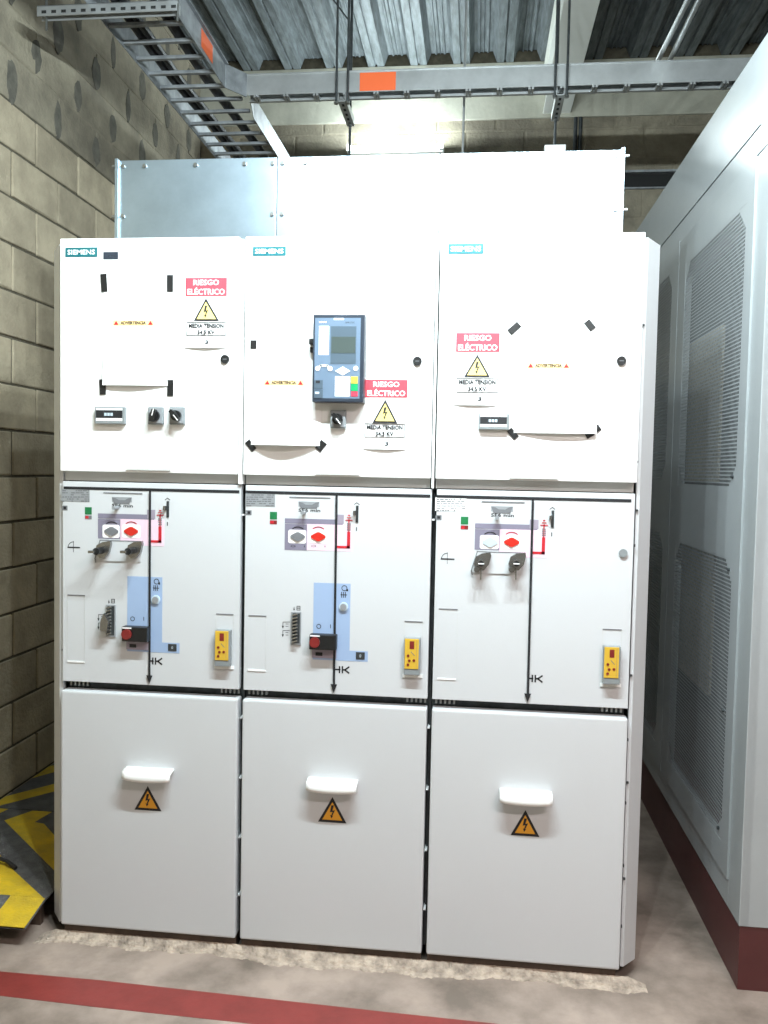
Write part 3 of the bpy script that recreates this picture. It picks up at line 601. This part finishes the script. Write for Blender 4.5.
warning_sheet('white warning sheet with sagging lower edge, left of the relay on the middle cabinet door', (251, 340, 321, 446), .03, 0, (264, 379, 304, 386.5), ((253.7, 344.6, .019, .026, 0), (250.8, 445.6, .018, .036, 40), (321, 446, .022, .032, -38)))
warning_sheet('white warning sheet held by slanted black tapes on the right cabinet door', (512, 322, 596, 434), .02, 1, (527, 362, 570, 369.5), ((514.3, 328.4, .02, .038, -48), (589.8, 325.4, .02, .032, 40), (512.8, 433.8, .018, .034, 42), (589.5, 434.3, .018, .024, -60), (596, 429.5, .019, .026, -55)))
def risk(lab, rr_, tri, bx, three, bot):
    r = rect(*rr_); low = at(rr_[0], bot, 1, YU).z
    root = empty('risk_notice', ((r[0]+r[1])/2, YU, low), lab, 'notice', 'electrical risk notices on the upper doors')
    s = sheet('notice_paper', r[0]-.006, r[1]+.004, low, r[3]+.006, .007, YU, flat=9); s.parent = root; s.location = WL[s]-WL[root]
    y = YU-.0016
    f = MB().box(r[0], r[1], y-e, y+e, r[2], r[3]).build('red_field', M['redst'], root); h = r[3]-r[2]; w = r[1]-r[0]; cx = (r[0]+r[1])/2
    text('heading', 'RIESGO', cx, r[2]+h*.74, h*.3, y-2*e, M['white'], f, w=w*.62, bold=.018); text('heading', 'ELÉCTRICO', cx, r[2]+h*.27, h*.4, y-2*e, M['white'], f, w=w*.9, bold=.018)
    A = at(*tri[0], 1, YU); B0 = at(tri[1], tri[3], 1, YU); B1 = at(tri[2], tri[3], 1, YU)
    t = MB().prism([(A.x, A.z), (B0.x, B0.z), (B1.x, B0.z)], y-2*e, y).build('triangle', M['ink'], root); hh = A.z-B0.z; ww = B1.x-B0.x
    MB().prism([(A.x, A.z-hh*.17), (B0.x+ww*.12, B0.z+hh*.08), (B1.x-ww*.12, B0.z+hh*.08)], y-3*e, y-e).build('yellow_field', M['yst'], t)
    MB().prism(bolt(None, A.x, B0.z+hh*.4, hh*.27), y-4*e, y-2*e).build('flash_symbol', M['ink'], t)
    q = rect(*bx); bb = MB().line([(q[0], q[2]), (q[1], q[2]), (q[1], q[3]), (q[0], q[3]), (q[0], q[2])], .0016, y-2*e, y).build('text_frame', M['ink'], root)
    hq = q[3]-q[2]; text('text_line', 'MEDIA TENSION', (q[0]+q[1])/2, q[2]+hq*.74, hq*.34, y-2*e, M['ink'], bb, w=(q[1]-q[0])*.9, bold=.035); text('text_line', '34.5 KV', (q[0]+q[1])/2, q[2]+hq*.24, hq*.34, y-2*e, M['ink'], bb, w=(q[1]-q[0])*.45, bold=.035)
    a = at(*three, 1, YU); text('number', '3', a.x, a.z, .013, YU-.006, M['ink'], root, w=.011, bold=.05)
risk('red and white electrical risk notice in the upper right of the left cabinet door', (185.8, 278, 227, 296), ((206.2, 298.3), 194, 219.2, 321), (187, 322.5, 225.8, 335.5), (207.3, 342.3), 348)
risk('red and white electrical risk notice right of the relay on the middle cabinet door', (365.4, 379.6, 407.3, 397.6), ((385.4, 399.5), 372.5, 397.4, 422.8), (365, 423.6, 404.5, 437.3), (386.8, 443.8), 449)
risk('red and white electrical risk notice in the left part of the right cabinet door', (456.3, 333, 499.4, 352), ((477.5, 354.4), 464, 490, 377), (457, 378.4, 497.5, 392.5), (479.7, 399), 405)

# ================================================================== PERFORATED ENCLOSURE ON THE RIGHT
en = empty('transformer_enclosure', (2.75, 1.1, 0), 'tall grey metal enclosure with perforated side panels, right of the switchgear', 'enclosure')
XE, EY0, EY1, EZ0, EZ1 = 2.151, .012, 2.15, .2, 2.875
MB().box(XE+.004, 3.55, EY0+.004, EY1, 0, EZ0).build('plinth', M['redk'], en, 'maroon plinth')
MB().box(XE+.002, 3.55, EY0, EY0+.03, EZ0, EZ1, bev=.002).build('front_sheet', M['encl'], en)
MB().box(XE+.03, 3.55, EY1-.03, EY1, EZ0, EZ1).box(3.52, 3.55, EY0+.03, EY1-.03, EZ0, EZ1).box(XE+.03, 3.52, EY0+.03, EY1-.03, EZ1-.02, EZ1).build('rear_and_roof_sheets', M['encl'], en)
MB().box(XE, XE+.03, EY0, EY1, 2.537, EZ1, bev=.002).build('fascia', M['encl'], en)
MB().box(XE-.004, XE+.002, EY0+.1, EY1-.01, 2.618, 2.622).build('fascia_fold', M['encl'], en)
MB().box(XE, XE+.03, EY0, .128, EZ0, 2.533, bev=.002).box(XE, XE+.03, .128, EY1, EZ0, .285, bev=.001).box(XE, XE+.03, 1.082, 1.092, .285, 2.533).build('frame_posts', M['encl'], en)
MB().box(XE+.2, XE+.22, EY0+.04, EY1-.04, EZ0, 2.5).build('dark_backing', M['dark'], en)  # near-black sheet standing in for the darkness inside
def side_panel(y0, y1_, z0, z1_, openings):
    y0 += .0012; y1_ -= .0012; z0 += .002; z1_ -= .002
    (gy0, gy1, ga0, ga1), (_, _, gb0, gb1) = openings
    b = MB(); T0, T1 = XE-.006, XE+.02
    for q in ((y0, gy0, z0, z1_), (gy1, y1_, z0, z1_), (gy0, gy1, z0, ga0), (gy0, gy1, ga1, gb0), (gy0, gy1, gb1, z1_)): b.box(T0, T1, *q)
    p = b.build('side_panel', M['encl'], en)
    for (a0, a1, b0, b1) in openings:
        P = .0128; H = .0082; ny = int((a1-a0)/P); nz = int((b1-b0)/P); ch = .075
        ys = [a0]; zs = [b0]
        my = (a1-a0-ny*P)/2; mz = (b1-b0-nz*P)/2
        for i in range(ny): ys += [a0+my+i*P+(P-H)/2, a0+my+i*P+(P+H)/2]
        for i in range(nz): zs += [b0+mz+i*P+(P-H)/2, b0+mz+i*P+(P+H)/2]
        ys.append(a1); zs.append(b1)
        V = [(XE-.0055, y, z) for z in zs for y in ys]; F = []; n = len(ys)
        for j in range(len(zs)-1):
            for i in range(n-1):
                if i % 2 and j % 2:
                    cy = (ys[i]+ys[i+1])/2; cz = (zs[j]+zs[j+1])/2; dy = min(cy-a0, a1-cy); dz = min(cz-b0, b1-cz)
                    if dy+dz > ch: continue
                F.append((j*n+i, (j+1)*n+i, (j+1)*n+i+1, j*n+i+1))
        me = bpy.data.meshes.new('perforated_sheet'); me.from_pydata(V, [], F); me.update()
        o = link('perforated_sheet', me, M['encl'], p); o['kind'] = 'stuff'
side_panel(.128, 1.085, .285, 2.533, ((.2, .965, .38, 1.295), (.2, .965, 1.52, 2.415)))
side_panel(1.089, 2.1, .285, 2.54, ((1.2, 2.0, .38, 1.31), (1.2, 2.0, 1.54, 2.44)))
MB().box(XE+.035, XE+.045, .56, 1.02, 1.54, 2.1).build('filter_pad', M['filt'], en); MB().box(XE+.035, XE+.045, .56, 1.05, .76, 1.3).build('filter_pad', M['filt'], en)
b = MB()
for yy, zz in ((.23, 1.26), (.23, .8), (.23, .41), (.23, 1.56)): b.tube((XE-.012, yy, zz), (XE-.004, yy, zz), .006, 8)
b.build('panel_screws', M['darkm'], en)

# ================================================================== STRIPED PLATES
rp_ = empty('striped_floor_plate', (-.38, 1.6, 0), 'yellow and black chevron striped raised plate between block wall and switchgear', 'floor plate')
ZP = .1
def plate(name, pts, m, z0, z1_, par, drop=0):
    return MB().prism_ax(pts, 2, z0, z1_).build(name, m, par)
A1 = plate('plate', [(-.685, .04), (-.075, .04), (-.075, .708), (-.685, .708)], M['asphalt'], ZP-.006, ZP, rp_)
A2 = plate('plate', [(-.685, .715), (-.075, .715), (-.075, 3.3), (-.685, 3.3)], M['asphalt'], ZP-.006, ZP, rp_)
bm = MB(); bm.prism_ax([(.04, ZP), (-.09, .07), (-.09, .064), (.04, ZP-.006)], 0, -.685, -.075); lip = bm.build('folded_lip', M['asphalt'], rp_)
for yy in (.05, 1.6, 3.2): MB().box(-.68, -.1, yy, yy+.02, 0, ZP-.006).build('support', M['brown'], rp_)
def stripe(pts, par):
    return MB().prism_ax(pts, 2, ZP-.002, ZP+.0008).build('yellow_stripe', M['yel'], par)
stripe([(-.685, .56), (-.64, .56), (-.6, .705), (-.685, .705)], A1)
stripe([(-.553, .596), (-.492, .705), (-.407, .705), (-.425, .599), (-.38, .591), (-.293, .504), (-.075, .29), (-.075, .165), (-.148, .231)], A1)
stripe([(-.685, .56), (-.553, .44), (-.401, .311), (-.34, .25), (-.085, .042), (-.245, .042), (-.5, .28), (-.685, .43)], A1)
MB().prism_ax([(.04, ZP+.001), (-.09, .071), (-.09, .066), (.04, ZP-.004)], 0, -.2, -.078).build('yellow_stripe', M['yel'], lip)
stripe([(-.685, .83), (-.553, .997), (-.075, 1.62), (-.075, 1.5), (-.509, .914), (-.665, .72), (-.685, .72)], A2)
stripe([(-.685, 1.2), (-.62, 1.32), (-.075, 2.2), (-.075, 2.02), (-.627, 1.136), (-.685, 1.05)], A2)
stripe([(-.685, 1.5), (-.075, 2.5), (-.075, 2.7), (-.685, 1.68)], A2)
cb = MB().path([(-.62, .2, ZP+.012), (-.5, .235, ZP+.026), (-.4, .25, ZP+.028), (-.33, .235, ZP+.018), (-.28, .21, ZP+.008)], .007).build('plate_pull', M['cable'], rp_, 'short black cable loop for lifting the plate')

# ================================================================== OVERHEAD
zt = 3.42
tr = empty('cable_ladder', (-.1, 1.4, zt), 'galvanised cable ladder running back along the left wall', 'cable ladder')
for x0 in (-.285, .05): 
    b = MB().box(x0-.002, x0+.002, -1.2, 1.53 if x0 > 0 else 3.2, zt, zt+.115)
    if x0 > 0: b.box(x0+.045, x0+.049, 1.9, 3.2, zt, zt+.115)
    b.box(x0-.002 if x0 > 0 else x0-.018, x0+.018 if x0 > 0 else x0+.002, -1.2, 1.53 if x0 > 0 else 3.2, zt+.111, zt+.115).build('side_rail', M['galvd'], tr)
MB().prism_ax([(.05, 1.53), (.054, 1.53), (.13, 1.638), (.13, 1.642), (.126, 1.642)], 2, zt, zt+.115).build('corner_plate', M['galvd'], tr)
MB().prism_ax([(.126, 1.725), (.13, 1.725), (.098, 1.9), (.094, 1.9)], 2, zt, zt+.115).build('corner_plate', M['galvd'], tr)
y = .955-.145*14
while y < 3.2:
    MB().box(-.283, .048 if y < 1.6 else .093, y-.011, y+.011, zt+.008, zt+.024, bev=.003).build('rung', M['galvd'], tr); y += .1455
MB().box(.0525, .0535, 1.17, 1.33, zt+.02, zt+.1).build('orange_label', M['orange'], tr)
tb = empty('cable_ladder', (1.4, 1.68, zt), 'galvanised cable ladder with orange label crossing above the switchgear', 'cable ladder')
MB().box(.13, 3.4, 1.638, 1.642, zt+.008, zt+.11).box(.13, 3.4, 1.63, 1.638, zt+.107, zt+.11).build('side_rail', M['galvt'], tb)
MB().box(.13, 3.4, 1.708, 1.712, zt, zt+.1).box(.13, 3.4, 1.69, 1.708, zt-.002, zt+.001).build('side_rail', M['galvt'], tb)
x = .629-.15*3
while x < 3.4:
    if x > .14: MB().box(x-.012, x-.002, 1.634, 1.708, zt-.004, zt+.01).box(x+.004, x+.014, 1.634, 1.708, zt-.004, zt+.01).build('rung', M['galvt'], tb)
    x += .1515
a0 = at(360, 70, 1, 1.638).x; a1 = at(396, 70, 1, 1.638).x
MB().box(a0, a1, 1.6365, 1.638, zt+.012, zt+.1).build('orange_label', M['orange'], tb)
for i, (xx, yy) in enumerate(((-.2, zt+.04), (-.16, zt+.04), (-.03, zt+.045))):
    pts = [(xx, -1.2, yy), (xx+.01, .6, yy+.004), (xx-.01, 1.5, yy), (xx+.015, 2.4, yy+.003), (xx, 3.2, yy)]
    tag(MB().path(pts, .017 if i < 2 else .024).build('power_cable', M['cable']), ['outer thin black cable lying in the left cable ladder, nearest the wall', 'second thin black cable lying in the left cable ladder', 'thick black cable lying in the left cable ladder, nearest the room'][i], 'cable', 'black cables in the cable ladder')
# strut under left ladder
st = empty('support_strut', (-.2, .78, zt-.045), 'perforated steel strut carrying the left cable ladder', 'strut')
MB().box(-.5, .09, .762, .803, zt-.004, zt).box(-.5, .09, .762, .765, zt-.042, zt).box(-.5, .09, .8, .803, zt-.042, zt).build('channel', M['galvt'], st)
b = MB(); x = -.48
while x < .08: b.box(x, x+.02, .7612, .7622, zt-.032, zt-.02); x += .042
b.build('slots', M['dark'], st)['kind'] = 'stuff'
MB().tube((-.47, .782, zt-.09), (-.47, .782, 4.42), .005, 8).tube((.085, .782, zt-.075), (.085, .782, 4.42), .005, 8).build('threaded_rod', M['zinc'], st)
# struts under the crossing ladder
for i, (xx, lab) in enumerate(((.622, 'perforated strut and hanger rods under the crossing ladder, nearer the left wall'), (1.683, 'perforated strut and hanger rods under the crossing ladder, in front of the white beam'))):
    s = empty('hanger', (xx, 1.75, zt-.04), lab, 'hanger')
    MB().box(xx-.02, xx+.02, 1.6, 1.9, zt-.052, zt-.048).box(xx-.02, xx-.017, 1.6, 1.9, zt-.052, zt-.013).box(xx+.017, xx+.02, 1.6, 1.9, zt-.052, zt-.013).build('strut', M['galvt'], s)
    b = MB()
    for j in range(5): b.disc(0, 0, .001, 0, .001, 4) if 0 else b.box(xx-.006, xx+.006, 1.63+.055*j, 1.655+.055*j, zt-.0535, zt-.0515)
    b.build('strut_holes', M['dark'], s)
    MB().tube((xx-.028, 1.6, zt-.06), (xx-.028, 1.6, 4.42), .006, 8).tube((xx+.028, 1.6, zt-.06), (xx+.028, 1.6, 4.42), .006, 8).tube((xx, 1.87, 3.1), (xx, 1.87, 4.42), .007, 8).build('threaded_rod', M['darkm'], s)
    b = MB()
    for q in ((xx-.028, 1.6, zt-.058), (xx+.028, 1.6, zt-.058), (xx, 1.87, zt-.058), (xx, 1.87, 3.15)): b.tube((q[0], q[1], q[2]-.006), (q[0], q[1], q[2]+.004), .012, 6)
    b.build('nut', M['zinc'], s)
low = empty('trapeze_strut', (1.45, 1.87, 3.16), 'low galvanised strut hanging just behind the top of the busbar housing', 'strut')
MB().box(1.19, 1.66, 1.85, 1.89, 3.155, 3.196).build('channel', M['galvt'], low)
MB().tube((1.215, 1.87, 3.15), (1.215, 1.87, 4.42), .006, 8).build('threaded_rod', M['galvt'], low)
MB().box(1.63, 1.735, 1.835, 1.849, 3.17, 3.225).build('clamp_plate', M['paint'], low)
# diagonal brace wire
tag(MB().tube((.36, 1.5, 4.1), (.645, 1.66, 3.78), .004, 6).tube((.645, 1.66, 3.78), (.648, 1.68, 3.52), .004, 6).build('brace_wire', M['darkm']), 'dark wire hanging slanting beside the left hanger rods', 'wire')
# metal conduits
for i, (u0, u1) in enumerate(((688, 652), (699, 664))):
    a = at(u0, 0, 2, 3.56); b_ = at(u1, 72, 2, 3.56); b_.y = max(b_.y, 1.69); d = (a-b_)*1.0
    a = b_+(a-b_)*3.2
    tag(MB().tube(a, b_, .012, 12).build('metal_conduit', M['galvt']), ['left one of two thin metal conduits resting on the crossing ladder', 'right one of two thin metal conduits resting on the crossing ladder'][i], 'conduit', 'conduits resting on the cable ladder')
for i, u in enumerate((575.5, 580.5)):
    a = at(u, 130, 1, 3.33); tag(MB().tube((a.x, 3.335, 2.4), (a.x, 3.335, 3.97), .013, 10).build('wall_conduit', M['darkm']), ['left one of two dark conduits rising on the back wall', 'right one of two dark conduits rising on the back wall'][i], 'conduit', 'dark conduits on the back wall')

# ================================================================== LAMPS
def tube_lamp(x, y, z, lab, power, axis=0, down=True, size=1.2, wall=False, col=LAMPCOL):
    root = empty('fluorescent_lamp', (x, y, z), lab, 'lamp')
    l = size/2+.03
    if wall:
        MB().box(x-l, x+l, y, y+.1, z-.025, z+.025, bev=.004).build('housing', M['paint'], root)
        MB().tube((x-size/2, y-.025, z), (x+size/2, y-.025, z), .014, 12).build('lamp_tube', M['lamp'], root)
        MB().box(x-l, x-size/2, y-.04, y+.002, z-.02, z+.02).box(x+size/2, x+l, y-.04, y+.002, z-.02, z+.02).build('tube_holder', M['paint'], root)
    else:
        MB().box(x-l, x+l, y-.08, y+.08, z, z+.05, bev=.004).build('housing', M['paint'], root)
        for dy in (-.04, .04): MB().tube((x-size/2, y+dy, z-.022), (x+size/2, y+dy, z-.022), .014, 12).build('lamp_tube', M['lamp'], root)
        MB().box(x-l, x-size/2, y-.06, y+.06, z-.04, z+.002).box(x+size/2, x+l, y-.06, y+.06, z-.04, z+.002).build('tube_holder', M['paint'], root)
        MB().tube((x-size*.4, y, z+.05), (x-size*.4, y, 4.42), .004, 6).tube((x+size*.4, y, z+.05), (x+size*.4, y, 4.42), .004, 6).build('suspension_rod', M['zinc'], root)
    if wall or not down:                         # a bare tube shines all round: five small lights along it
        for i in range(5):
            ld = bpy.data.lights.new('lamp_light', 'POINT'); ld.shadow_soft_size = .02; ld.energy = power/5; ld.color = col
            o = bpy.data.objects.new('lamp_light', ld); C.objects.link(o); o.parent = root; o.location = (size*(i-2)/4.6, -.05 if wall else 0, 0 if wall else -.055)
        return root
    ld = bpy.data.lights.new('lamp_light', 'AREA'); ld.shape = 'RECTANGLE'; ld.size = size; ld.size_y = .1; ld.energy = power; ld.color = col; ld.spread = math.radians(175)
    o = bpy.data.objects.new('lamp_light', ld); C.objects.link(o); o.parent = root
    o.location = (0, -.05, 0) if wall else (0, 0, -.045)
    if wall: o.rotation_euler.x = math.radians(90)*-1; o.rotation_euler = (math.radians(-90), 0, 0)
    return root
tube_lamp(1.25, -.95, 3.1, 'twin tube fluorescent lamp hanging in front of the switchgear', FRONT_LAMP, down=False)
tube_lamp(2.9, -2.5, 3.2, 'added fill lamp behind the viewer, shaped as a twin tube fixture', REAR_FILL, col=(1, .83, .8), down=True)  # added warm fill light, no fixture known there
tube_lamp(.72, 3.235, 3.755, 'bare tube lamp on the back wall glowing above the busbar housing', WALL_LAMP, size=.6, wall=True)
